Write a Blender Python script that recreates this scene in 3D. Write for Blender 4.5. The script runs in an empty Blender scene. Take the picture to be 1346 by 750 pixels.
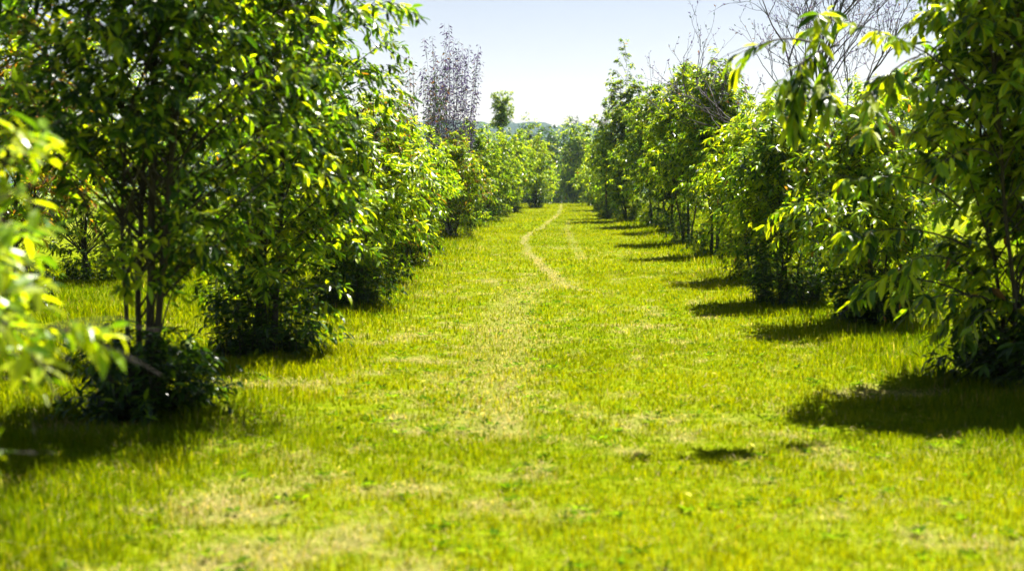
import bpy, math, random
import numpy as np

# ------------------------------------------------------------------ camera, sky, sun, exposure
scene = bpy.context.scene
COL = scene.collection
CAM = (0.0, 0.0, 1.6); PITCH = 4.25; YAW = 1.29; FPX = 1346 * 50 / 36
cam_d = bpy.data.cameras.new('camera'); cam = bpy.data.objects.new('camera', cam_d); COL.objects.link(cam)
cam.location = CAM
cam.rotation_euler = (math.radians(90 - PITCH), 0, math.radians(YAW))
cam_d.lens = 50; cam_d.sensor_width = 36; cam_d.clip_end = 12000; cam_d.clip_start = 0.05
cam_d.dof.use_dof = True; cam_d.dof.focus_distance = 24.0; cam_d.dof.aperture_fstop = 2.0
scene.camera = cam

SHX, SHY = -0.30, -0.45                      # shadow offset on the ground per metre of height
SUN_EL = math.atan(1 / math.hypot(SHX, SHY)); SUN_AZ = math.atan2(-SHX, -SHY)   # from +Y towards +X
world = bpy.data.worlds.new('World'); scene.world = world; world.use_nodes = True
nt = world.node_tree; nt.nodes.clear()
sky = nt.nodes.new('ShaderNodeTexSky'); sky.sky_type = 'NISHITA'; sky.sun_disc = False
sky.sun_elevation = SUN_EL; sky.sun_rotation = SUN_AZ
sky.air_density = 1.0; sky.dust_density = 0.25; sky.ozone_density = 1.0; sky.altitude = 100
bg = nt.nodes.new('ShaderNodeBackground'); bg.inputs['Strength'].default_value = 0.05
out = nt.nodes.new('ShaderNodeOutputWorld')
wb = nt.nodes.new('ShaderNodeVectorMath'); wb.operation = 'MULTIPLY'; wb.inputs[1].default_value = (0.61, 0.48, 0.468)   # camera white balance, whole sky alike
nt.links.new(sky.outputs[0], wb.inputs[0]); nt.links.new(wb.outputs[0], bg.inputs[0]); nt.links.new(bg.outputs[0], out.inputs[0])
sun_d = bpy.data.lights.new('sun', 'SUN'); sun_d.energy = 5.0; sun_d.angle = math.radians(0.53); sun_d.color = (1.0, 0.95, 0.86)
sun = bpy.data.objects.new('sun', sun_d); COL.objects.link(sun)
sun.rotation_euler = (math.pi / 2 - SUN_EL, 0, -SUN_AZ + math.pi); sun.location = (20, 30, 50)
sun.rotation_euler = (math.pi / 2 - SUN_EL, 0, math.pi - SUN_AZ)
vs = scene.view_settings
scene.display_settings.display_device = 'sRGB'
vs.view_transform = 'Standard'; vs.look = 'None'; vs.gamma = 1.0; vs.exposure = 2.2; vs.use_curve_mapping = False
cy = scene.cycles
cy.use_denoising = True; cy.max_bounces = 5; cy.diffuse_bounces = 2; cy.glossy_bounces = 2
cy.transmission_bounces = 3; cy.transparent_max_bounces = 8; cy.volume_bounces = 1
cy.sample_clamp_indirect = 6.0; cy.sample_clamp_direct = 0

# ------------------------------------------------------------------ helpers
rng = np.random.default_rng(7)

def value_noise(x, y, scale, seed):
    """smooth value noise in 0..1"""
    r = np.random.default_rng(seed); N = 256; lat = r.random((N, N))
    u = np.asarray(x) / scale; v = np.asarray(y) / scale
    i = np.floor(u).astype(int); j = np.floor(v).astype(int); fu = u - i; fv = v - j
    fu = fu * fu * (3 - 2 * fu); fv = fv * fv * (3 - 2 * fv)
    a = lat[i % N, j % N]; b = lat[(i + 1) % N, j % N]; c = lat[i % N, (j + 1) % N]; d = lat[(i + 1) % N, (j + 1) % N]
    return (a * (1 - fu) + b * fu) * (1 - fv) + (c * (1 - fu) + d * fu) * fv

def fbm(x, y, scale, seed, octaves=4):
    s = 0; a = 1.0; t = 0
    for k in range(octaves):
        s = s + a * value_noise(x, y, scale / 2 ** k, seed + k); t += a; a *= 0.55
    return s / t

def smooth(a, b, x):
    t = np.clip((np.asarray(x, float) - a) / (b - a), 0, 1); return t * t * (3 - 2 * t)

def ground_z(x, y):
    x = np.asarray(x, float); y = np.asarray(y, float)
    z = (fbm(x, y, 5.0, 11, 3) - 0.5) * 0.12
    z = z - 9.0 * smooth(90, 230, y)
    return z

def norm(v):
    return v / np.maximum(np.linalg.norm(v, axis=-1, keepdims=True), 1e-9)

def to_px(P):
    """world points -> photograph pixels and depth"""
    P = np.asarray(P, float) - np.array(CAM)
    yw = math.radians(YAW); pt = math.radians(PITCH)
    f = np.array([-math.sin(yw) * math.cos(pt), math.cos(yw) * math.cos(pt), -math.sin(pt)])
    r = np.array([math.cos(yw), math.sin(yw), 0]); u = np.cross(r, f)
    d = P @ f
    return 673 + (P @ r) / d * FPX, 375 - (P @ u) / d * FPX, d

def link(o, parent=None):
    COL.objects.link(o)
    if parent is not None: o.parent = parent
    return o

def new_mesh(name, verts, faces_flat, loop_counts, mat, tint=None, shade_smooth=False):
    me = bpy.data.meshes.new(name)
    verts = np.asarray(verts, np.float32).reshape(-1, 3)
    lc = np.asarray(loop_counts, np.int32); fl = np.asarray(faces_flat, np.int32)
    me.vertices.add(len(verts)); me.vertices.foreach_set('co', verts.ravel())
    me.loops.add(len(fl)); me.loops.foreach_set('vertex_index', fl)
    me.polygons.add(len(lc)); st = np.zeros(len(lc), np.int32); st[1:] = np.cumsum(lc)[:-1]
    me.polygons.foreach_set('loop_start', st)
    me.polygons.foreach_set('use_smooth', np.full(len(lc), shade_smooth))
    me.update(calc_edges=True)
    if tint is not None:
        at = me.attributes.new('tint', 'FLOAT_COLOR', 'POINT')
        c = np.ones((len(verts), 4), np.float32); c[:, :3] = tint; at.data.foreach_set('color', c.ravel())
    me.materials.append(mat)
    return me

def empty(name, loc, label, cat, group=None):
    o = bpy.data.objects.new(name, None); o.location = loc; o.empty_display_size = 0.3
    COL.objects.link(o); o['label'] = label; o['category'] = cat
    if group: o['group'] = group
    return o

class Tubes:
    def __init__(self): self.v = []; self.f = []; self.lc = []; self.n = 0
    def add(self, pts, rad, sides):
        pts = np.asarray(pts, float); m = len(pts); rad = np.asarray(rad, float)
        tan = norm(np.gradient(pts, axis=0))
        ref = np.array([1.0, 0, 0]) if abs(tan[0][0]) < 0.8 else np.array([0, 1.0, 0])
        a = norm(np.cross(tan, ref)); b = np.cross(tan, a)
        ang = np.arange(sides) * 2 * math.pi / sides
        ring = (a[:, None, :] * np.cos(ang)[None, :, None] + b[:, None, :] * np.sin(ang)[None, :, None]) * rad[:, None, None] + pts[:, None, :]
        self.v.append(ring.reshape(-1, 3))
        i = np.arange(m - 1)[:, None]; k = np.arange(sides)[None, :]; k2 = (k + 1) % sides
        q = np.stack(np.broadcast_arrays(i * sides + k, i * sides + k2, (i + 1) * sides + k2, (i + 1) * sides + k), -1).reshape(-1, 4) + self.n
        self.f.append(q.ravel()); self.lc.append(np.full(len(q), 4))
        self.n += m * sides
    def build(self, name, mat):
        return new_mesh(name, np.concatenate(self.v), np.concatenate(self.f), np.concatenate(self.lc), mat, shade_smooth=True)

# ------------------------------------------------------------------ materials
def mat_new(name):
    m = bpy.data.materials.new(name); m.use_nodes = True; n = m.node_tree.nodes; n.clear(); return m, n, m.node_tree.links

def leaf_material(name, transl, t_fac, rough, spec=0.5, noise_scale=60):
    m, n, l = mat_new(name)
    o = n.new('ShaderNodeOutputMaterial'); at = n.new('ShaderNodeAttribute'); at.attribute_name = 'tint'
    tc = n.new('ShaderNodeTexCoord'); nz = n.new('ShaderNodeTexNoise'); nz.inputs['Scale'].default_value = noise_scale; nz.inputs['Detail'].default_value = 2
    l.new(tc.outputs['Object'], nz.inputs['Vector'])
    mr = n.new('ShaderNodeMapRange'); mr.inputs['To Min'].default_value = 0.75; mr.inputs['To Max'].default_value = 1.25
    l.new(nz.outputs[0], mr.inputs['Value'])
    sc = n.new('ShaderNodeVectorMath'); sc.operation = 'SCALE'; l.new(at.outputs['Color'], sc.inputs[0]); l.new(mr.outputs[0], sc.inputs['Scale'])
    p = n.new('ShaderNodeBsdfPrincipled'); p.inputs['Roughness'].default_value = rough; p.inputs['Specular IOR Level'].default_value = spec
    l.new(sc.outputs[0], p.inputs['Base Color'])
    mu = n.new('ShaderNodeVectorMath'); mu.operation = 'MULTIPLY'; mu.inputs[1].default_value = transl; l.new(sc.outputs[0], mu.inputs[0])
    t = n.new('ShaderNodeBsdfTranslucent'); l.new(mu.outputs[0], t.inputs['Color'])
    mx = n.new('ShaderNodeMixShader'); mx.inputs[0].default_value = t_fac
    l.new(p.outputs[0], mx.inputs[1]); l.new(t.outputs[0], mx.inputs[2]); l.new(mx.outputs[0], o.inputs['Surface'])
    return m

M_LEAF = leaf_material('leaf_surface', (2.8, 2.6, 0.4), 0.50, 0.30, 0.3)
M_PURPLE = leaf_material('purplish_leaf', (1.6, 1.4, 1.7), 0.3, 0.5, 0.2)
M_GRASS = leaf_material('grass_blade', (2.3, 2.2, 0.5), 0.45, 0.7, 0.0, 8)

def bark_material(name, c1, c2):
    m, n, l = mat_new(name)
    o = n.new('ShaderNodeOutputMaterial'); p = n.new('ShaderNodeBsdfPrincipled'); p.inputs['Roughness'].default_value = 0.9
    tc = n.new('ShaderNodeTexCoord'); mp = n.new('ShaderNodeMapping'); mp.inputs['Scale'].default_value = (30, 30, 6)
    nz = n.new('ShaderNodeTexNoise'); nz.inputs['Detail'].default_value = 5; nz.inputs['Scale'].default_value = 1.5
    cr = n.new('ShaderNodeValToRGB'); cr.color_ramp.elements[0].color = (*c1, 1); cr.color_ramp.elements[1].color = (*c2, 1)
    cr.color_ramp.elements[0].position = 0.35; cr.color_ramp.elements[1].position = 0.7
    bp = n.new('ShaderNodeBump'); bp.inputs['Strength'].default_value = 0.5; bp.inputs['Distance'].default_value = 0.01
    l.new(tc.outputs['Object'], mp.inputs[0]); l.new(mp.outputs[0], nz.inputs['Vector']); l.new(nz.outputs[0], cr.inputs[0])
    l.new(cr.outputs[0], p.inputs['Base Color']); l.new(nz.outputs[0], bp.inputs['Height']); l.new(bp.outputs[0], p.inputs['Normal'])
    l.new(p.outputs[0], o.inputs['Surface']); return m

M_BARK = bark_material('dark_bark', (0.012, 0.009, 0.007), (0.045, 0.034, 0.027))
M_TWIG = bark_material('grey_twig_bark', (0.030, 0.025, 0.028), (0.085, 0.070, 0.072))

def ground_material():
    m, n, l = mat_new('meadow_soil')
    o = n.new('ShaderNodeOutputMaterial'); p = n.new('ShaderNodeBsdfPrincipled'); p.inputs['Roughness'].default_value = 0.95
    p.inputs['Specular IOR Level'].default_value = 0.0
    tc = n.new('ShaderNodeTexCoord')
    def noise(s, d=5, r=0.6):
        z = n.new('ShaderNodeTexNoise'); z.inputs['Scale'].default_value = s; z.inputs['Detail'].default_value = d; z.inputs['Roughness'].default_value = r
        l.new(tc.outputs['Object'], z.inputs['Vector']); return z
    def ramp(a, b, p0, p1):
        c = n.new('ShaderNodeValToRGB'); c.color_ramp.elements[0].color = (*a, 1); c.color_ramp.elements[1].color = (*b, 1)
        c.color_ramp.elements[0].position = p0; c.color_ramp.elements[1].position = p1; return c
    n1 = noise(9, 6); n2 = noise(0.7, 4); n3 = noise(45, 4)
    g = ramp((0.062, 0.095, 0.002), (0.140, 0.172, 0.002), 0.35, 0.65); l.new(n1.outputs[0], g.inputs[0])
    s = ramp((0.10, 0.085, 0.035), (0.24, 0.20, 0.09), 0.3, 0.7); l.new(n3.outputs[0], s.inputs[0])
    at = n.new('ShaderNodeAttribute'); at.attribute_name = 'dirt'
    ad = n.new('ShaderNodeMath'); ad.operation = 'ADD'; l.new(at.outputs['Fac'], ad.inputs[0])
    ms = n.new('ShaderNodeMath'); ms.operation = 'MULTIPLY_ADD'; ms.inputs[1].default_value = 0.9; ms.inputs[2].default_value = -0.45
    l.new(n1.outputs[0], ms.inputs[0]); l.new(ms.outputs[0], ad.inputs[1]); ad.use_clamp = True
    mx = n.new('ShaderNodeMix'); mx.data_type = 'RGBA'
    l.new(ad.outputs[0], mx.inputs['Factor']); l.new(g.outputs[0], mx.inputs['A']); l.new(s.outputs[0], mx.inputs['B'])
    bp = n.new('ShaderNodeBump'); bp.inputs['Strength'].default_value = 0.6; bp.inputs['Distance'].default_value = 0.03
    l.new(n3.outputs[0], bp.inputs['Height']); l.new(bp.outputs[0], p.inputs['Normal'])
    l.new(mx.outputs['Result'], p.inputs['Base Color']); l.new(p.outputs[0], o.inputs['Surface']); return m

# ------------------------------------------------------------------ ground
RUTS = [  # (points x,y ; half width ; strength)
    ([(1.1, 92), (0.76, 71), (0.2, 54), (-0.35, 43), (-0.50, 36.5), (-0.15, 28.8), (0.34, 21.6), (0.9, 20.2)], 0.10, 0.64),
    ([(1.0, 56), (0.80, 50), (0.72, 44), (0.74, 36), (0.80, 31), (0.85, 29)], 0.11, 0.42),
    ([(0.3, 22), (-0.25, 20.4), (-0.42, 17.5), (-0.45, 14), (-0.40, 11.5), (-0.35, 9)], 0.30, 0.36),
]
def seg_dist(x, y, pts):
    best = np.full(np.shape(x), 1e9)
    for (ax, ay), (bx, by) in zip(pts[:-1], pts[1:]):
        dx, dy = bx - ax, by - ay; t = np.clip(((x - ax) * dx + (y - ay) * dy) / (dx * dx + dy * dy), 0, 1)
        best = np.minimum(best, np.hypot(x - ax - t * dx, y - ay - t * dy))
    return best
def catmull(pts, k=6):
    P = [np.array(p, float) for p in pts]; P = [2 * P[0] - P[1]] + P + [2 * P[-1] - P[-2]]; o = []
    for i in range(1, len(P) - 2):
        for s in range(k):
            t = s / k
            o.append(0.5 * ((2 * P[i]) + (P[i + 1] - P[i - 1]) * t + (2 * P[i - 1] - 5 * P[i] + 4 * P[i + 1] - P[i + 2]) * t * t + (-P[i - 1] + 3 * P[i] - 3 * P[i + 1] + P[i + 2]) * t ** 3))
    o.append(P[-2]); return [tuple(p) for p in o]
RUTS = [(catmull(p), w, s) for p, w, s in RUTS]

def dirt_amount(x, y):
    x = np.asarray(x, float); y = np.asarray(y, float)
    wob = (fbm(x, y, 0.9, 31, 3) - 0.5)
    d = np.zeros(np.shape(x))
    for pts, hw, st in RUTS:
        q = seg_dist(x + wob * 0.25, y, pts); d = np.maximum(d, st * (1 - smooth(hw * 0.45, hw * 1.6, q)) * (0.55 + 0.75 * fbm(x, y * 0.5, 1.3, 41, 3)))
    patch = fbm(x, y * 0.75, 1.7, 51, 4)
    big = fbm(x, y, 6.0, 61, 2)
    worn = np.exp(-((x + 1.0 + 0.03 * (y - 10)) / 1.15) ** 2) * (1 - smooth(22, 34, y)) * 0.085      # trodden strip left of the middle
    worn = worn + np.exp(-(((x + 1.25) / 0.75) ** 2 + ((y - 6.5) / 1.6) ** 2)) * 0.15
    fine = fbm(x, y, 0.28, 71, 2)
    d = np.maximum(d, 0.62 * smooth(0.55, 0.82, patch * 0.30 + big * 0.08 + fine * 0.62 + worn * 0.75))
    for (px, py, rx, ry) in [(-2.15, 10.9, 0.55, 0.35), (2.55, 10.75, 0.6, 0.28), (-2.9, 9.0, 0.5, 0.5), (-2.75, 12.8, 0.45, 0.45)]:
        d = np.maximum(d, 0.8 * smooth(0.35, 0.75, np.exp(-((x - px) / rx) ** 2 - ((y - py) / ry) ** 2) * (0.6 + 0.8 * patch)))
    return d

def axis(dense, far):
    return np.array(sorted(set(np.round(np.concatenate(dense + far), 3))))
gx = axis([np.arange(-3, 4.01, 0.11), np.arange(-10, 12, 0.35)], [np.array([-2200, -1500, -900, -500, -250, -120, -60, -35, -22, -15, 15, 22, 35, 60, 120, 250, 500, 900, 1500, 2200.])])
gy = axis([np.arange(4, 45, 0.2), np.arange(45, 100, 0.45), np.arange(100, 240, 6), np.arange(-6, 4, 0.8)], [np.array([-2200, -1500, -900, -400, -150, -60, -25, -12, 300, 400, 600, 900, 1300, 1800, 2200.])])
GX, GY = np.meshgrid(gx, gy); GZ = ground_z(GX, GY)
near = (np.abs(GX) < 14) & (GY > -10) & (GY < 110)
DI = np.where(near, dirt_amount(GX, GY), 0.15)
GZ = GZ - 0.025 * DI * near
nx_, ny_ = len(gx), len(gy)
ii = (np.arange(ny_ - 1)[:, None] * nx_ + np.arange(nx_ - 1)[None, :]).ravel()
quads = np.stack([ii, ii + 1, ii + nx_ + 1, ii + nx_], -1)
gme = new_mesh('ground', np.stack([GX, GY, GZ], -1), quads.ravel(), np.full(len(quads), 4), ground_material(), shade_smooth=True)
at = gme.attributes.new('dirt', 'FLOAT', 'POINT'); at.data.foreach_set('value', DI.astype(np.float32).ravel())
ground = link(bpy.data.objects.new('ground', gme)); ground['kind'] = 'structure'

# ------------------------------------------------------------------ wooded hills on the horizon
def hill_material():
    m, n, l = mat_new('far_woodland')
    o = n.new('ShaderNodeOutputMaterial'); p = n.new('ShaderNodeBsdfPrincipled'); p.inputs['Roughness'].default_value = 1
    p.inputs['Specular IOR Level'].default_value = 0
    tc = n.new('ShaderNodeTexCoord'); z = n.new('ShaderNodeTexNoise'); z.inputs['Scale'].default_value = 0.06; z.inputs['Detail'].default_value = 6
    c = n.new('ShaderNodeValToRGB'); c.color_ramp.elements[0].color = (0.010, 0.020, 0.014, 1); c.color_ramp.elements[1].color = (0.030, 0.046, 0.026, 1)
    c.color_ramp.elements[0].position = 0.35; c.color_ramp.elements[1].position = 0.65
    l.new(tc.outputs['Object'], z.inputs['Vector']); l.new(z.outputs[0], c.inputs[0]); l.new(c.outputs[0], p.inputs['Base Color']); l.new(p.outputs[0], o.inputs['Surface']); return m
na, nr = 720, 14
th = np.arange(na) * 2 * math.pi / na; rr = np.linspace(1150, 2150, nr)
TH, RR = np.meshgrid(th, rr)
HX, HY = np.sin(TH) * RR, np.cos(TH) * RR
crest = 52 + 46 * fbm(HX * 0 + 900 * np.sin(TH) + 3000, 900 * np.cos(TH) + 3000, 420, 77, 3) - 6 * np.exp(-((TH - 0.03) / 0.08) ** 2)
prof = smooth(1150, 1650, RR)
HZ = -12 + prof * crest + prof * (value_noise(HX, HY, 14, 5) * 9)
i0 = (np.arange(nr - 1)[:, None] * na + np.arange(na)[None, :]); i1 = (np.arange(nr - 1)[:, None] * na + (np.arange(na)[None, :] + 1) % na)
hq = np.stack([i0, i1, i1 + na, i0 + na], -1).reshape(-1, 4)[:, ::-1]
hill = link(bpy.data.objects.new('hills', new_mesh('hills', np.stack([HX, HY, HZ], -1), hq.ravel(), np.full(len(hq), 4), hill_material(), shade_smooth=True)))
hill['kind'] = 'structure'

# ------------------------------------------------------------------ leaves
NV = 12
LV, LQ = [], None
def leaf_shape(k, lod):
    r = np.random.default_rng(100 + k)
    w = r.uniform(0.115, 0.165); bend = r.uniform(0.08, 0.42); fold = r.uniform(0.05, 0.16) ; tw = r.uniform(-0.06, 0.06)
    def mid(t): return np.array([tw * t * t, t - 0.12 * bend * t * t, -bend * t * t * 0.8])
    if lod == 0:
        V = [mid(0), mid(0.32), mid(0.68), mid(1.0)]
        for t, ww in ((0.32, w), (0.68, w * 0.82)):
            c = mid(t); V += [c + np.array([-ww, 0.02, fold * ww * 3]), c + np.array([ww, 0.02, fold * ww * 3])]
        F = [(0, 1, 4), (0, 5, 1), (1, 2, 6, 4), (1, 5, 7, 2), (2, 3, 6), (2, 7, 3)]
    else:
        c = mid(0.5); ww = w * 1.0
        V = [mid(0), mid(1.0), c + np.array([-ww, -0.04, fold * ww * 2 + 0.02]), c + np.array([ww, -0.04, fold * ww * 2 + 0.02])]
        F = [(0, 1, 2), (0, 3, 1)]
    return np.array(V), F
SHAPES = {lod: [leaf_shape(k, lod) for k in range(NV)] for lod in (0, 1)}

TINTS = {  # albedo of the leaf blade: mature, fresh, pale young, russet young, purplish; the bluish one paints in distance haze
    'mature': (0.012, 0.034, 0.005), 'green': (0.042, 0.092, 0.006), 'fresh': (0.125, 0.205, 0.007), 'pale': (0.225, 0.275, 0.008),
    'russet': (0.150, 0.075, 0.020), 'purple': (0.085, 0.068, 0.140), 'blue': (0.012, 0.030, 0.020)}
TN = list(TINTS); TA = np.array([TINTS[t] for t in TN])
_leaf_meshes = {}
def leaf_mesh(k, t):
    if (k, t) not in _leaf_meshes:
        V, F = SHAPES[0][k]
        _leaf_meshes[(k, t)] = new_mesh('leaf', V, [i for f in F for i in f], [len(f) for f in F], M_LEAF, TA[t])
    return _leaf_meshes[(k, t)]

def join_leaves(name, L, lod, r, mat=None):
    """L: dict of arrays p,d,n,l,k,t -> one mesh"""
    vs_, fs, lcs, ts = [], [], [], []; n0 = 0
    s = np.cross(L['d'], L['n'])
    for k in range(NV):
        m = np.nonzero(L['k'] == k)[0]
        if not len(m): continue
        V, F = SHAPES[lod][k]; nv = len(V)
        W = (s[m][:, None, :] * V[None, :, 0:1] + L['d'][m][:, None, :] * V[None, :, 1:2] + L['n'][m][:, None, :] * V[None, :, 2:3]) * L['l'][m][:, None, None] + L['p'][m][:, None, :]
        vs_.append(W.reshape(-1, 3))
        fl = np.array([i for f in F for i in f])
        fs.append((fl[None, :] + (n0 + np.arange(len(m)) * nv)[:, None]).ravel())
        lcs.append(np.tile([len(f) for f in F], len(m)))
        c = TA[L['t'][m]] * r.uniform(0.75, 1.25, (len(m), 1)) * r.uniform(0.92, 1.08, (len(m), 3))
        ts.append(np.repeat(c, nv, axis=0)); n0 += len(m) * nv
    return new_mesh(name, np.concatenate(vs_), np.concatenate(fs), np.concatenate(lcs), mat or M_LEAF, np.concatenate(ts))

def rand_unit(r, n):
    return norm(r.normal(size=(n, 3)))

def spray(r, P, tang, n, length, droop, k_t, tint_p, leaf_l, upright=0.0, cover=0.55):
    """leaves around a branch end: P (m,3) points of the branch, tang its direction there; two or three side twigs"""
    nt_ = 4
    ends = [norm(tang + 0.75 * rand_unit(r, 1)[0] + np.array([0, 0, 0.25 * upright - 0.12])) for _ in range(nt_)]
    na_ = 2 if cover < 0.9 else 6
    which = r.integers(0, nt_ + na_, n); a = np.sqrt(r.random(n))
    pos = np.empty((n, 3)); td = np.empty((n, 3)); tip = P[-1]
    for w in range(nt_ + na_):
        m = which == w
        if not m.any(): continue
        if w < nt_:
            base = P[-2] if w % 2 else P[-1] * 0.6 + P[-2] * 0.4
            e = ends[w]; s = a[m][:, None] * length
            pos[m] = base + e * s + np.array([0, 0, -0.35]) * s * s / max(length, 0.1) * droop; td[m] = e
        else:
            u = (1 - a[m] * cover)[:, None]; i = np.clip((u * (len(P) - 1)).astype(int), 0, len(P) - 2)[:, 0]; f = u * (len(P) - 1) - i[:, None]
            pos[m] = P[i] * (1 - f) + P[i + 1] * f; td[m] = tang
    side = rand_unit(r, n); side -= (side * td).sum(1, keepdims=True) * td; side = norm(side); side[:, 2] *= 0.6
    d = norm(td * 0.45 + side * 0.8 + np.array([0, 0, -0.55 * droop + 0.25 * upright]) + 0.18 * rand_unit(r, n))
    outw = pos * np.array([1, 1, 0.0]); outw = outw / np.maximum(np.linalg.norm(outw, axis=1, keepdims=True), 0.3)
    up = np.array([0, 0, 1.0]) + 0.55 * rand_unit(r, n) + 0.15 * outw      # blades turn their upper face up and outwards
    nn = norm(up - (up * d).sum(1, keepdims=True) * d)
    l = leaf_l * r.uniform(0.62, 1.15, n)
    youth = np.clip(a * 0.6 + r.random(n) * 0.4, 0, 1)
    t = r.choice(len(TN), n, p=tint_p)
    twigs = [(P[-2] if w % 2 else P[-1] * 0.6 + P[-2] * 0.4, ends[w]) for w in range(nt_)]
    return dict(p=pos, d=d, n=nn, l=l, k=r.integers(0, NV, n), t=t), twigs

def pal(**kw):
    p = np.array([kw.get(t, 0) for t in TN], float); return p / p.sum()
PAL = {'dark': pal(mature=5, green=3.6, fresh=1.8, pale=0.9), 'foot_shade': pal(mature=5, green=2, fresh=0.5), 'mid': pal(mature=3.2, green=3.4, fresh=3.4, pale=2, russet=0.12),
       'bright': pal(mature=2, green=2.4, fresh=4.2, pale=4.5, russet=0.15), 'russet': pal(mature=2, green=3, fresh=3, pale=2, russet=1.6),
       'sunny': pal(mature=3, green=2.6, fresh=4, pale=3), 'glow': pal(green=1.5, fresh=4, pale=5), 'red': pal(green=1.5, fresh=1.5, pale=1, russet=3), 'far': pal(mature=4, green=1.5, blue=3), 'pine': pal(blue=4, mature=2)}  # far and pine mixes carry the distance haze as blue in the leaves

def cat_leaves(parts):
    return {k: np.concatenate([p[k] for p in parts]) for k in parts[0]}

def make_tree(label, x, y, h, r, zb, K, nl, leaf_l, palette, seed, stems=3, lod=1, group=None, n_obj=0, lean=(0, 0), shape=1.0,
              droop=0.8, base_shoots=True, tall=None, arms=(), stem_r=0.035, name='orchard_tree', spread=0.16, rx=1.0, ry=1.0, twig_len=0.33,
              stem_px=None, zc=0.5):
    q = np.random.default_rng(seed)
    if lod == 1 and name == 'orchard_tree': nl = int(nl * 1.75); leaf_l *= 0.82; K = int(K * 1.3)
    z0 = float(ground_z(x, y)); root = empty(name, (x, y, z0), label, 'tree', group)
    # stems
    S = []
    for i in range(stems):
        a = q.uniform(0, 2 * math.pi); b = np.array([math.cos(a), math.sin(a), 0]) * q.uniform(0.03, 0.10) * (stems > 1)
        hh = h * (0.97 if i == 0 else q.uniform(0.62, 0.92)); n = 11; t = np.linspace(0, 1, n)
        off = np.stack([np.cos(a) * spread * hh * t ** 0.9 * (0.35 if i == 0 else 1.0) + lean[0] * t ** 1.3, np.sin(a) * spread * hh * t ** 0.9 * (0.35 if i == 0 else 1.0) + lean[1] * t ** 1.3, hh * t], -1)
        wob = np.cumsum(q.normal(0, 0.018 * hh / 3, (n, 3)), 0) * np.array([1, 1, 0.2]); wob[0] = 0
        pts = b + off + wob; pts[0, 2] = -0.08
        if stem_px and i < len(stem_px):
            pts = stem_px[i]
            t = np.linspace(0, 1, len(pts))
        rad = stem_r * (h / 4) * (1.0 if i == 0 else q.uniform(0.5, 0.8)) * (1 - 0.86 * t) ; rad[0] *= 1.35
        S.append((np.asarray(pts, float), rad))
    tubes = [Tubes() for _ in S]
    for T, (pts, rad) in zip(tubes, S): T.add(pts, rad, 8 if lod == 0 else 5)
    # crown clusters
    dirs = rand_unit(q, K * 3); ph = q.uniform(0, 6.28, 6)
    az = np.arctan2(dirs[:, 1], dirs[:, 0])
    lump = 1 + 0.20 * np.sin(2 * az + ph[0] + 2.2 * dirs[:, 2]) + 0.14 * np.sin(5 * az + ph[1] + 3 * dirs[:, 2]) + 0.12 * np.sin(9 * dirs[:, 2] + ph[2] + 2 * az)
    rf = q.random(K * 3) ** 0.42
    cz = zb + (h - zb) * zc
    dz = np.where(dirs[:, 2] > 0, h - cz, cz - zb)
    taper = 1 - 0.35 * shape * np.clip(dirs[:, 2] * rf, 0, 1)
    C = np.stack([dirs[:, 0] * rf * r * rx * lump * taper + lean[0] * 0.6, dirs[:, 1] * rf * r * ry * lump * taper + lean[1] * 0.6, cz + dirs[:, 2] * rf * dz * (0.85 + 0.15 * lump)], -1)
    C = C[C[:, 2] > zb * 0.8][:K]
    C = [(c, nl, None) for c in C]
    for (pxy, n_, st) in arms: C.append((np.array(pxy, float), n_, st))
    L = []
    tint_p = PAL[palette]
    for c, n_, st in C:
        si = int(q.integers(0, len(S))) if st is None else 0
        pts, rad = S[si]
        hd = math.hypot(c[0] - pts[5][0], c[1] - pts[5][1])
        zs = np.clip(c[2] - hd * q.uniform(0.5, 1.0) - 0.1, 0.10 * h, pts[-1][2] * 0.97)
        f = np.interp(zs, pts[:, 2], np.arange(len(pts))); i = min(int(f), len(pts) - 2); s0 = pts[i] + (pts[i + 1] - pts[i]) * (f - i)
        if st is not None: s0 = np.array(st, float)
        v = c - s0; ln = np.linalg.norm(v)
        mid = s0 + v * 0.5 + np.array([0, 0, 0.16 * ln]) + q.normal(0, 0.05 * ln, 3)
        t = np.linspace(0, 1, 7)[:, None]; P = (1 - t) ** 2 * s0 + 2 * t * (1 - t) * mid + t * t * c
        tang = norm(P[-1] - P[-3])
        rb = min(0.0085, 0.003 + 0.005 * ln) * (h / 4) ** 0.5
        if st is not None: rb = 0.009
        tubes[si].add(P, np.linspace(rb, rb * 0.3, 7), 4 if lod == 0 else 3)
        young = q.random() < 0.32
        tp = tint_p if not young else PAL['glow'] * 0.6 + tint_p * 0.4
        D, tw = spray(q, P, tang, n_, twig_len * q.uniform(0.7, 1.3) * (0.62 if st is not None else 1.0), droop, 0, tp, leaf_l)
        L.append(D)
        if lod == 0:
            for b, e in tw: 
                tt = np.linspace(0, 1, 4)[:, None]; tubes[si].add(b + e * tt * twig_len + np.array([0, 0, -0.35]) * tt * tt * twig_len * droop, np.linspace(0.0035, 0.0015, 4), 3)
    L = cat_leaves(L)
    ok = L['p'][:, 2] > 0.06
    L = {k: v[ok] for k, v in L.items()}
    for T in tubes: link(bpy.data.objects.new('stem', T.build('stem', M_BARK)), root)
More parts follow.
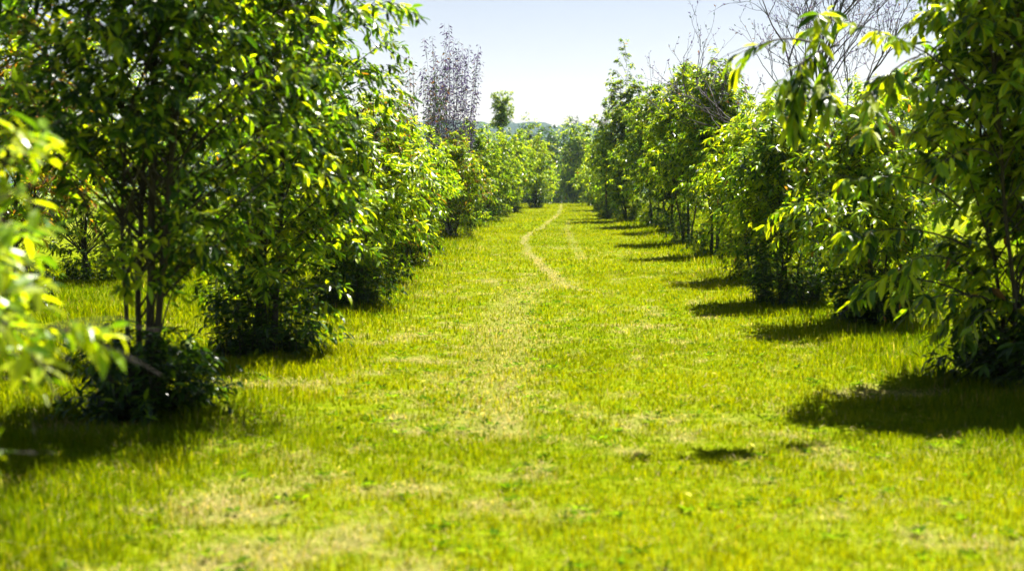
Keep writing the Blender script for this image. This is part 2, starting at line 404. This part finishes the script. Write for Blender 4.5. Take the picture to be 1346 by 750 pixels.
    # the leaves that show largest become leaf objects of their own
    if n_obj:
        Wp = L['p'] + L['d'] * (L['l'][:, None] * 0.5) + np.array([x, y, z0])
        u, v, dd = to_px(Wp); size = L['l'] / dd * FPX
        to_cam = norm(np.array(CAM) - Wp); face = np.abs((to_cam * L['n']).sum(1)) * 0.7 + 0.3
        inside = (u > 2) & (u < 1344) & (v > 2) & (v < 748) & (dd > 1)
        cell = np.floor(u / 11).astype(int) * 4096 + np.floor(v / 11).astype(int)
        order = np.argsort(dd); seen = set(); front = np.zeros(len(dd), bool)
        for i in order:
            if inside[i] and cell[i] not in seen: seen.add(cell[i]); front[i] = True
        idx = np.nonzero(front)[0]; idx = idx[np.argsort(-(size * face)[idx])][:n_obj]
        from mathutils import Matrix
        side = np.cross(L['d'], L['n'])
        for i in idx:
            o = bpy.data.objects.new('leaf', leaf_mesh(int(L['k'][i]), int(L['t'][i])))
            s, d, n_, p, l_ = side[i], L['d'][i], L['n'][i], L['p'][i], float(L['l'][i])
            link(o, root)
            o.matrix_local = Matrix(((s[0] * l_, d[0] * l_, n_[0] * l_, p[0]), (s[1] * l_, d[1] * l_, n_[1] * l_, p[1]), (s[2] * l_, d[2] * l_, n_[2] * l_, p[2]), (0, 0, 0, 1)))
        keep = np.ones(len(dd), bool); keep[idx] = False; L = {k: v_[keep] for k, v_ in L.items()}
    c = link(bpy.data.objects.new('crown', join_leaves('crown', L, lod, q)), root); c['kind'] = 'stuff'
    # dense suckers around the foot, leaf mix darkened to paint in the shade
    if base_shoots:
        T = Tubes(); parts = []
        bh = base_shoots if isinstance(base_shoots, float) else 0.6
        for _ in range(80 if lod == 0 else 38):
            a = q.uniform(0, 6.28); rr_ = 0.36 * bh / 0.6 * math.sqrt(q.random()); b = np.array([math.cos(a) * rr_, math.sin(a) * rr_, -0.03])
            hh = bh * q.uniform(0.22, 1.2); e = b + np.array([math.cos(a) * 0.12 + q.normal(0, .06), math.sin(a) * 0.12 + q.normal(0, .06), hh])
            t = np.linspace(0, 1, 5)[:, None]; P = b + (e - b) * t + np.array([0, 0, 0.03]) * np.sin(t * 3.1)
            T.add(P, np.linspace(0.0055, 0.002, 5), 4)
            D, _t = spray(q, P, norm(P[-1] - P[-3]), 46 if lod == 0 else 30, 0.22, 0.7, 0, PAL['foot_shade'], leaf_l * 0.85, cover=0.97); parts.append(D)
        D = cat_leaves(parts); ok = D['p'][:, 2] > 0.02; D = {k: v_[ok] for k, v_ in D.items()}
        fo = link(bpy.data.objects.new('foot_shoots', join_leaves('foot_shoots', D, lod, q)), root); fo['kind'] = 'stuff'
        link(bpy.data.objects.new('foot_stems', T.build('foot_stems', M_BARK)), root)['kind'] = 'stuff'
    return root

LG = 'trees of the row left of the grass lane'; RG = 'trees of the row right of the grass lane'
# --- left row, near to far
make_tree('low bush of long yellow-green leaves nearest the camera, at the left picture edge', -2.62, 4.8, 2.32, 0.78, 0.45, 140, 60, 0.132, 'glow', 1, stems=4, lod=0,
          group=LG, n_obj=300, droop=0.5, shape=0.4, stem_r=0.03, base_shoots=0.3,
          arms=[((0.86, -0.25, 1.20), 28, (0.35, -0.2, 1.05)), ((0.72, -0.3, 1.42), 28, (0.3, -0.2, 1.2)), ((0.60, -0.35, 0.80), 28, (0.2, -0.2, 0.7)), ((0.95, -0.15, 1.02), 28, (0.4, -0.1, 0.95)), ((0.62, -0.3, 1.68), 28, (0.2, -0.2, 1.4)), ((0.80, -0.25, 1.50), 28, (0.3, -0.2, 1.25)), ((1.05, -0.1, 1.12), 28, (0.5, -0.1, 1.0)), ((0.75, -0.35, 0.72), 28, (0.3, -0.2, 0.7))])
st = lambda pts: np.array(pts, float)
make_tree('tall dark tree on several slim bare stems, foremost tall one of the left row', -2.66, 9.4, 4.8, 1.18, 0.92, 215, 76, 0.118, 'dark', 2, stems=5, lod=0,
          group=LG, n_obj=300, shape=0.3, base_shoots=0.5, stem_r=0.028, spread=0.055, lean=(0.22, 0), rx=1.1,
          arms=[((1.15, 0.45, 1.6), 70, None), ((1.25, 0.6, 2.0), 70, None)])
make_tree('broad full tree leafy to its dark foot, second tall one of the left row', -2.55, 13.0, 4.9, 0.95, 0.32, 230, 74, 0.130, 'mid', 3, stems=4, lod=0,
          group=LG, n_obj=300, shape=0.05, base_shoots=0.75, lean=(0.2, 0), stem_r=0.025)
make_tree('spreading bush with pale shoots just past the broad full left tree', -2.45, 18.0, 2.7, 0.9, 0.3, 130, 75, 0.125, 'bright', 4, stems=4, lod=0, group=LG, n_obj=200, base_shoots=0.6)
make_tree('russet-tinged bush in the left row behind the pale-shooted one', -2.60, 22.0, 3.1, 0.9, 0.3, 110, 46, 0.15, 'russet', 5, stems=4, lod=1, group=LG, base_shoots=0.6)
make_tree('small round leafy bush in front of the tall wispy upright tree, left row', -2.55, 26.2, 2.7, 0.9, 0.25, 100, 46, 0.15, 'mid', 6, stems=4, lod=1, group=LG, base_shoots=0.6)
make_tree('yellowish bush at the foot of the tall wispy upright tree', -2.75, 30.2, 2.9, 0.9, 0.3, 90, 44, 0.16, 'bright', 7, stems=4, lod=1, group=LG, base_shoots=0.5)
make_tree('russet-tipped bush with a dark foot around the base of the purplish wispy tree', -2.50, 39.0, 2.9, 0.85, 0.35, 90, 44, 0.17, 'russet', 8, stems=4, lod=1, group=LG, base_shoots=1.0)
make_tree('left row tree with a black shaded foot at the lane edge, mid distance', -2.50, 48.0, 3.5, 1.1, 0.9, 100, 46, 0.18, 'mid', 9, stems=4, lod=1, group=LG, base_shoots=1.2)
make_tree('left row bush with dark low skirts right after the black-footed tree', -2.2, 55.0, 3.6, 1.2, 0.4, 90, 42, 0.19, 'mid', 10, stems=4, lod=1, group=LG, base_shoots=0.8)
for i, (xx, yy, hh, lab) in enumerate([(-2.0, 62, 3.9, 'third bush from the far end of the left row, wide and round'), (-1.5, 70, 4.3, 'second bush from the far end of the left row, yellowish'),
                                      (-0.45, 80, 4.3, 'last bush of the left row where the lane narrows away')]):
    make_tree(lab, xx, yy, hh, 1.3, 0.35, 90, 40, 0.21, ['bright', 'mid', 'bright'][i], 20 + i, stems=4, lod=1, group=LG, base_shoots=0.7)
# --- right row, near to far
make_tree('tall full tree with long drooping leaves at the right picture edge', 3.74, 11.2, 4.6, 0.98, 0.28, 220, 72, 0.160, 'bright', 31, stems=4, lod=0,
          group=RG, n_obj=300, droop=1.0, shape=0.3, base_shoots=0.55, lean=(-0.05, 0), stem_r=0.03,
          arms=[((-2.05, -1.9, 2.66), 80, (-0.7, -0.9, 2.25)), ((-2.12, -1.95, 2.34), 80, (-1.8, -1.7, 2.50)), ((-2.15, -2.0, 2.15), 80, (-2.05, -1.85, 2.4)), ((-2.4, -2.0, 2.45), 24, (-2.0, -1.85, 2.5)), ((-1.95, -1.9, 2.2), 70, (-1.85, -1.7, 2.4)), ((-1.6, -1.7, 2.15), 24, (-1.2, -1.4, 2.45)),
                ((-1.35, -0.9, 2.0), 60, (-0.6, -0.5, 1.7)), ((-1.5, -0.7, 1.6), 60, (-0.6, -0.4, 1.4)), ((-1.45, -0.5, 1.2), 60, (-0.5, -0.3, 1.1)), ((-1.2, -1.0, 1.0), 50, (-0.5, -0.4, 0.9)), ((-1.2, -0.6, 2.4), 60, (-0.5, -0.3, 2.0)), ((-1.3, -0.2, 0.8), 50, (-0.4, -0.1, 0.7)), ((-0.95, -1.2, 1.75), 26, (-0.4, -0.5, 1.8)), ((-1.0, -0.9, 0.75), 22, (-0.3, -0.3, 0.7)), ((-0.75, -1.1, 0.55), 20, (-0.3, -0.3, 0.6))])
make_tree('bright yellow-green bush between the right-edge tree and the black-footed bush', 3.60, 15.6, 2.6, 0.95, 0.3, 130, 76, 0.13, 'bright', 32, stems=4, lod=0, group=RG, n_obj=300, base_shoots=0.55)
make_tree('bush with a squat black foot standing out into the lane on the right', 3.12, 18.3, 2.6, 0.75, 0.72, 130, 74, 0.125, 'mid', 33, stems=4, lod=0, group=RG, n_obj=250, base_shoots=0.75)
make_tree('full rounded bush in the right row, just past the squat black-footed one', 3.30, 22.2, 3.0, 0.9, 0.3, 110, 50, 0.15, 'bright', 34, stems=4, lod=1, group=RG)
make_tree('right row tree with a thin bare lower stem and golden shoots', 3.50, 29.5, 4.1, 0.95, 0.95, 150, 52, 0.16, 'mid', 35, stems=3, lod=1, group=RG, base_shoots=0.65)
make_tree('right row tree on open stems above a dark round foot, casting a long shadow strip', 3.60, 35.8, 4.5, 1.05, 1.05, 170, 52, 0.18, 'bright', 36, stems=4, lod=1, group=RG, base_shoots=0.75)
make_tree('right row tree partly hidden behind the open-stemmed tree', 3.80, 42.0, 4.8, 1.05, 0.5, 150, 50, 0.18, 'dark', 37, stems=3, lod=1, group=RG)
make_tree('bushy right row tree just nearer than the one with the tall leading shoot', 3.65, 48.0, 5.0, 1.2, 0.45, 150, 50, 0.18, 'mid', 38, stems=3, lod=1, group=RG)
make_tree('tallest right row tree with one narrow leading shoot above its crown', 3.20, 54.5, 5.6, 1.3, 0.45, 190, 52, 0.20, 'mid', 39, stems=3, lod=1, group=RG,
          arms=[((dx - 0.2, 0, z), 60, (-0.1, 0, z - 0.5)) for z, dx in ((5.2, 0.4), (5.3, -0.5), (5.5, 0.2), (5.7, -0.35), (5.9, 0.25), (6.1, -0.2), (6.3, 0.15), (6.5, -0.1), (6.8, 0.0))])
make_tree('slim sparse sapling at the lane side of the tallest right row tree', 2.60, 58.0, 4.9, 0.75, 0.4, 80, 30, 0.20, 'dark', 40, stems=2, lod=1, group=RG)
for i, (xx, yy, hh, lab) in enumerate([(3.1, 64, 3.3, 'low pale bush past the tallest right row tree'), (3.0, 74, 3.6, 'second last bush of the right row'), (3.05, 86, 3.5, 'last bush of the right row beside the lane end')]):
    make_tree(lab, xx, yy, hh, 1.25, 0.3, 85, 40, 0.21, 'bright', 41 + i, stems=4, lod=1, group=RG)
# --- rows behind
G2 = 'trees of the rows beyond the lane'
for i, (xx, yy, hh, rr_, pp, lab) in enumerate([
        (-6.6, 17.5, 4.4, 1.3, 'red', 'reddish tree behind the dark slim-stemmed tree, at the upper left corner'),
        (-7.2, 22.5, 4.0, 1.5, 'mid', 'green tree of the second row, seen between the two nearest tall left trees'),
        (-7.4, 28.0, 3.8, 1.5, 'bright', 'pale tree of the second row, seen low behind the broad left tree'),
        (-7.2, 35.0, 4.0, 1.5, 'mid', 'second row tree behind the russet-tinged left bush'),
        (-7.0, 44.0, 4.3, 1.6, 'bright', 'second row tree behind the wispy upright tree'),
        (7.6, 30.0, 4.0, 1.6, 'mid', 'tree of the second row behind the drooping right-edge tree'),
        (7.8, 37.0, 4.4, 1.6, 'bright', 'tree of the second row behind the bright yellow-green right bush'),
        (7.8, 46.0, 4.6, 1.7, 'mid', 'tree of the second row behind the leafless right tree')]):
    make_tree(lab, xx, yy, hh, rr_, 0.4, 95, 44, 0.18, pp, 60 + i, stems=3, lod=1, group=G2)
# --- a round-topped small tree showing above the left row
make_tree('small tree with a round tuft on a thin stem above the left hedge', -2.75, 92.0, 7.4, 0.75, 4.6, 80, 40, 0.20, 'mid', 75, stems=1, lod=1, base_shoots=False, shape=0, spread=0.02, stem_r=0.03, twig_len=0.25)
# --- wood beyond the crest
FG = 'trees beyond the end of the lane'
far = [(-1.5, 150, 11.6, 2.4, 'far', 'tall leafy tree beyond the lane end, left of the dark conifer'), (2.8, 165, 14.4, 2.0, 'pine', 'dark conifer straight beyond the end of the lane'),
       (5.6, 158, 12.0, 2.0, 'far', 'slender tree beyond the lane end, right of the dark conifer'), (0.8, 185, 13.6, 2.8, 'far', 'rounded tree in the far wood, behind the tall leafy tree'),
       (8.6, 190, 14, 2.8, 'far', 'far tree at the right end of the wood beyond the lane'), (-6.5, 170, 12.0, 3.0, 'far', 'far tree just above the end of the left hedge'),
       (-16, 190, 13, 3.5, 'far', 'far tree seen low behind the round tuft on its thin stem'), (17, 200, 14, 3.5, 'far', 'far tree behind the tallest right row tree'),
       (3.0, 128, 8.3, 1.6, 'mid', 'lighter bush in the hollow just past the lane end'),
       (0.6, 160, 12.6, 2.2, 'far', 'dark tree between the tall leafy tree and the conifer beyond the lane'), (4.6, 178, 14.0, 2.4, 'pine', 'broad bluish tree directly behind the dark conifer beyond the lane')]
for i, (xx, yy, hh, rr_, pp, lab) in enumerate(far):
    make_tree(lab, xx, yy, hh, rr_, 1.0, 260, 36, 0.42, pp, 80 + i, stems=1, lod=1, group=FG, base_shoots=False, shape=1.4 if pp == 'pine' else 1.0, spread=0.02, stem_r=0.03, twig_len=0.8, zc=0.35, name='far_tree')

# ------------------------------------------------------------------ tall wispy upright tree (left row) and the leafless tree (right)
def wand_tree(x, y, label, wands, seed, h, palette, leaf_l, half, n_leaf, x_off=0):
    q = np.random.default_rng(seed); z0 = float(ground_z(x, y)); root = empty('upright_tree', (x, y, z0), label, 'tree', LG)
    L = []
    for i in range(wands):
        a = q.uniform(0, 6.28); rr_ = half * math.sqrt(q.random()); top = np.array([math.cos(a) * rr_ + x_off, math.sin(a) * rr_, h * q.uniform(0.72, 1.0) * (1 - 0.12 * (rr_ / half) ** 2)])
        b = np.array([math.cos(a) * 0.08, math.sin(a) * 0.08, -0.05]); t = np.linspace(0, 1, 10)[:, None]
        P = b * (1 - t) + np.array([top[0], top[1], 0]) * t ** 0.75 + np.array([0, 0, 1]) * (top[2] * t + b[2] * (1 - t)); P[1:] += np.cumsum(q.normal(0, 0.012, (9, 3)), 0)
        T = Tubes(); T.add(P, np.linspace(0.011, 0.002, 10), 5)
        m = n_leaf; u = q.uniform(0.45, 1.0, m); idx = np.clip((u * 9).astype(int), 0, 8); f = (u * 9 - idx)[:, None]
        pos = P[idx] * (1 - f) + P[idx + 1] * f
        sd = rand_unit(q, m) * np.array([1, 1, 0.3]); pos = pos + sd * 0.05; d = norm(sd + np.array([0, 0, -0.5]) + 0.4 * rand_unit(q, m))
        up = rand_unit(q, m); nn = norm(up - (up * d).sum(1, keepdims=True) * d)
        L.append(dict(p=pos, d=d, n=nn, l=leaf_l * q.uniform(0.6, 1.2, m), k=q.integers(0, NV, m), t=q.choice(len(TN), m, p=palette)))
        for _ in range(3):
            j = int(q.integers(4, 9)); e = norm(np.array([q.normal(0, .4), q.normal(0, .4), 1.0])); T.add([P[j], P[j] + e * 0.2, P[j] + e * 0.42 + np.array([0, 0, 0.05])], [0.005, 0.004, 0.002], 3)
        link(bpy.data.objects.new('stem', T.build('stem', M_TWIG)), root)
    c = link(bpy.data.objects.new('crown', join_leaves('crown', cat_leaves(L), 1, q, M_PURPLE)), root); c['kind'] = 'stuff'
wand_tree(-2.62, 40.0, 'tall wispy tree of upright purplish wands with tiny dark leaves, left row', 44, 201, 6.2, pal(purple=6, mature=1, russet=0.4), 0.12, 1.0, 90)
wand_tree(-3.0, 35.0, 'sparse upright tree with olive and russet leaves beside the purplish one', 22, 202, 5.0, pal(green=2, mature=2, russet=1.5, purple=1), 0.12, 0.75, 60)

def bare_tree(x, y, label, seed):
    q = np.random.default_rng(seed); z0 = float(ground_z(x, y)); root = empty('bare_tree', (x, y, z0), label, 'tree')
    buds = []
    def grow(T, p, d, ln, rad, depth):
        n = 6; P = [p]; dd = d.copy()
        for k in range(n):
            dd = norm(dd + q.normal(0, 0.10, 3) + np.array([0, 0, 0.05])); P.append(P[-1] + dd * ln / n)
        P = np.array(P); T.add(P, np.linspace(rad, rad * 0.45, n + 1), 5 if depth < 2 else 3)
        if depth >= 2:
            for _ in range(3): buds.append((P[int(q.integers(2, n + 1))], dd))
        if depth < 4:
            for _ in range([5, 4, 3, 2][depth]):
                i = int(q.integers(2, n + 1)); e = norm(dd + 0.75 * rand_unit(q, 1)[0] + np.array([0, 0, 0.12]))
                grow(T, P[i], e, ln * q.uniform(0.52, 0.75), rad * 0.56, depth + 1)
    T = Tubes(); trunk = np.array([[0, 0, -0.1], [0.03, 0, 0.8], [0.0, 0.02, 1.7], [-0.03, 0.0, 2.4]]); T.add(trunk, [0.085, 0.065, 0.055, 0.045], 8)
    link(bpy.data.objects.new('trunk', T.build('trunk', M_TWIG)), root)
    for d, ln, z in [((-1.0, 0.0, 0.75), 1.6, 1.9), ((-0.45, 0.1, 1.0), 1.7, 2.2), ((-0.1, -0.2, 1.0), 1.9, 2.4), ((0.35, 0.2, 1.0), 1.8, 2.3), ((0.75, -0.1, 0.9), 1.6, 2.0), ((0.15, 0.4, 1.0), 1.7, 2.35)]:
        T = Tubes(); grow(T, np.array([0, 0, z]), norm(np.array(d, float)), ln * 1.1, 0.028, 0)
        link(bpy.data.objects.new('branch', T.build('branch', M_TWIG)), root)
    m = len(buds); p = np.array([b[0] for b in buds]); d = norm(np.array([b[1] for b in buds]) + 0.8 * rand_unit(q, m)); up = rand_unit(q, m); nn = norm(up - (up * d).sum(1, keepdims=True) * d)
    D = dict(p=p, d=d, n=nn, l=q.uniform(0.03, 0.08, m), k=q.integers(0, NV, m), t=q.choice(len(TN), m, p=pal(purple=3, mature=1, russet=.5)))
    o = link(bpy.data.objects.new('withered_leaves', join_leaves('withered_leaves', D, 1, q, M_PURPLE)), root); o['kind'] = 'stuff'
bare_tree(4.75, 25.2, 'leafless twiggy tree spreading against the sky above the right row', 301)

# ------------------------------------------------------------------ grass
def blades(name, zones, seed, straw):
    q = np.random.default_rng(seed); xs, ys, ws, hs = [], [], [], []
    for (x0, x1, y0, y1, dens, w, hgt) in zones:
        n = int((x1 - x0) * (y1 - y0) * dens); px = q.uniform(x0, x1, n); py = q.uniform(y0, y1, n)
        u, v, d = to_px(np.stack([px, py, np.zeros(n)], -1)); m = (u > -160) & (u < 1510) & (d > 3.5)
        xs.append(px[m]); ys.append(py[m]); ws.append(np.full(m.sum(), w)); hs.append(np.full(m.sum(), hgt))
    x = np.concatenate(xs); y = np.concatenate(ys); w = np.concatenate(ws); h = np.concatenate(hs)
    di = dirt_amount(x, y); clump = fbm(x, y, 0.35, 91, 2); tall = fbm(x, y, 1.6, 95, 3)
    keep = (q.random(len(x)) > np.clip(di * 1.1, 0, 0.96) * 0.8) if not straw else (q.random(len(x)) < 0.05 + 1.3 * di)
    x, y, w, h, di, clump, tall = [a[keep] for a in (x, y, w, h, di, clump, tall)]
    n = len(x); lane = smooth(1.7, 2.9, np.abs(x - 0.45)) * (0.5 + 0.9 * tall)          # uncut and longer under the rows
    h = h * q.uniform(0.45, 1.25, n) * (0.35 + 1.3 * clump) * (1 + 1.3 * lane) * (1 - 0.45 * np.clip(di, 0, 1))
    a = q.uniform(0, 6.28, n); f = np.stack([np.cos(a), np.sin(a), np.zeros(n)], -1); s = np.stack([-np.sin(a), np.cos(a), np.zeros(n)], -1)
    b = np.stack([x, y, ground_z(x, y) - 0.025 * di - 0.004], -1)
    if straw:
        ln = h * 1.5; lift = q.uniform(0.01, 0.22, n) * ln + 0.008
        mid = b + f * (ln * 0.5)[:, None] + np.array([0, 0, 1.0]) * (lift * 0.9 + 0.012)[:, None]; tip = b + f * ln[:, None] + np.array([0, 0, 1.0]) * (lift * q.uniform(0.2, 1.4, n))[:, None]
        w = w * 0.8; b = b + np.array([0, 0, 0.012])
    else:
        bend = q.uniform(0.1, 0.75, n)
        mid = b + f * (h * bend * 0.28)[:, None] + np.array([0, 0, 1.0]) * (h * 0.58)[:, None]
        tip = b + f * (h * bend)[:, None] + np.array([0, 0, 1.0]) * (h * (1.05 - 0.35 * bend))[:, None]
    hw = (w * q.uniform(0.6, 1.2, n) * 0.5)[:, None]
    V = np.stack([b - s * hw, b + s * hw, mid - s * hw * 0.8, mid + s * hw * 0.8, tip], 1)
    i = (np.arange(n) * 5)[:, None]; fl = (np.array([0, 1, 3, 2, 2, 3, 4])[None, :] + i).ravel()
    if straw:
        k = q.random(n)[:, None]; c = np.array([0.13, 0.105, 0.04]) * (1 - k) + np.array([0.40, 0.33, 0.17]) * k
    else:
        k = np.clip(q.normal(0.52, 0.28, n) + 0.5 * (clump - 0.5) + 0.9 * (fbm(x, y, 2.2, 97, 3) - 0.5) - 0.35 * lane, 0, 1)[:, None]
        c = np.array([0.056, 0.094, 0.001]) * (1 - k) + np.array([0.185, 0.192, 0.001]) * k
        dry = q.random(n) < 0.01 + 0.4 * di; c[dry] = np.array([0.24, 0.20, 0.09]) * q.uniform(0.7, 1.2, (dry.sum(), 1))
    me = new_mesh(name, V, fl, np.tile([4, 3], n), M_GRASS, np.repeat(c, 5, axis=0))
    o = link(bpy.data.objects.new(name, me)); o['kind'] = 'stuff'; return o, n
Z = [(-4, 4.5, 4.6, 9, 2800, 0.006, 0.046), (-6, 6, 9, 14, 1600, 0.008, 0.048), (-9, 10, 14, 24, 640, 0.011, 0.052), (-9, 10, 24, 45, 210, 0.018, 0.06), (-8, 9, 45, 98, 65, 0.030, 0.065)]
g, ng = blades('grass', Z, 401, False); g['label'] = 'short bright green grass of the lane'; g['category'] = 'grass'
Z2 = [(-4, 4.5, 4.6, 9, 1500, 0.0055, 0.065), (-5, 5.5, 9, 16, 600, 0.007, 0.07), (-5, 6, 16, 32, 160, 0.011, 0.08)]
s_, ns_ = blades('dry_straw', Z2, 402, True); s_['label'] = 'dry straw and clippings lying in the short grass'; s_['category'] = 'straw'

# ------------------------------------------------------------------ fallen leaves scattered in the grass
q = np.random.default_rng(501); n = 700
fx = np.concatenate([q.uniform(-4, 4.5, n), -2.6 + q.normal(0, 0.9, n // 2), 3.5 + q.normal(0, 0.9, n // 2)]); fy = np.concatenate([4.8 + 26 * q.random(n) ** 1.6, q.uniform(6, 30, n)]); m = len(fx)
u, v, d_ = to_px(np.stack([fx, fy, np.zeros(m)], -1)); ok = (u > -120) & (u < 1460); fx, fy = fx[ok], fy[ok]; m = len(fx)
nrm = norm(np.array([0, 0, 1.0]) + 0.7 * rand_unit(q, m)); dd = rand_unit(q, m); dd = norm(dd - (dd * nrm).sum(1, keepdims=True) * nrm)
# low broad-leaved weeds in small rosettes
nw = 900; wx = q.uniform(-4.5, 5, nw); wy = 5 + 24 * q.random(nw) ** 1.5; wn = 11
wx = np.repeat(wx, wn); wy = np.repeat(wy, wn); a_ = q.uniform(0, 6.28, nw * wn); dW = norm(np.stack([np.cos(a_), np.sin(a_), q.uniform(0.15, 0.9, nw * wn)], -1)); uW = np.array([0, 0, 1.0]) + 0.3 * rand_unit(q, nw * wn)
uu, vv, _d = to_px(np.stack([wx, wy, wx * 0], -1)); ok = (uu > -120) & (uu < 1460)
D = dict(p=np.stack([wx + q.normal(0, .02, nw * wn), wy + q.normal(0, .02, nw * wn), ground_z(wx, wy) + 0.01], -1), d=dW, n=norm(uW - (uW * dW).sum(1, keepdims=True) * dW), l=q.uniform(0.035, 0.075, nw * wn), k=q.integers(0, NV, nw * wn), t=q.choice(len(TN), nw * wn, p=pal(green=4, fresh=3, mature=1)))
wd = link(bpy.data.objects.new('weeds', join_leaves('weeds', {k_: v_[ok] for k_, v_ in D.items()}, 1, q, M_GRASS))); wd['kind'] = 'stuff'; wd['label'] = 'low broad-leaved weeds among the short grass'; wd['category'] = 'weeds'
TN.append('tan'); TA = np.vstack([TA, [0.30, 0.23, 0.12]]); TN.append('pale_tan'); TA = np.vstack([TA, [0.42, 0.36, 0.22]])
D = dict(p=np.stack([fx, fy, ground_z(fx, fy) + q.uniform(0.015, 0.05, m)], -1), d=dd, n=nrm, l=q.uniform(0.02, 0.055, m), k=q.integers(0, NV, m), t=q.choice(len(TN), m, p=np.array([0, .1, .15, .15, .1, 0, 0, .3, .2])))
fl_ = link(bpy.data.objects.new('leaf_litter', join_leaves('leaf_litter', D, 1, q, M_GRASS))); fl_['kind'] = 'stuff'; fl_['label'] = 'small dry leaves scattered over the grass'; fl_['category'] = 'leaf litter'

# ------------------------------------------------------------------ haze
HAZE = 0.00012
if HAZE:
    m, n, l = mat_new('hazy_air'); o = n.new('ShaderNodeOutputMaterial'); pv = n.new('ShaderNodeVolumePrincipled')
    pv.inputs['Color'].default_value = (0.60, 0.78, 1.0, 1); pv.inputs['Density'].default_value = HAZE; pv.inputs['Anisotropy'].default_value = 0.2
    l.new(pv.outputs[0], o.inputs['Volume'])
    X, z1, z2 = 2350.0, -26.0, 125.0
    v = [(-X, -X, z1), (X, -X, z1), (X, X, z1), (-X, X, z1), (-X, -X, z2), (X, -X, z2), (X, X, z2), (-X, X, z2)]
    f = [(3, 2, 1, 0), (4, 5, 6, 7), (0, 1, 5, 4), (1, 2, 6, 5), (2, 3, 7, 6), (3, 0, 4, 7)]
    hz = link(bpy.data.objects.new('haze', new_mesh('haze', v, [i for q_ in f for i in q_], [4] * 6, m))); hz['kind'] = 'stuff'

print('TRIS', sum(sum(len(p.vertices) - 2 for p in o.data.polygons[:0]) for o in bpy.data.objects if o.type == 'MESH'),
      'faces', sum(len(me.polygons) * me.users for me in bpy.data.meshes), 'grass', ng, ns_)
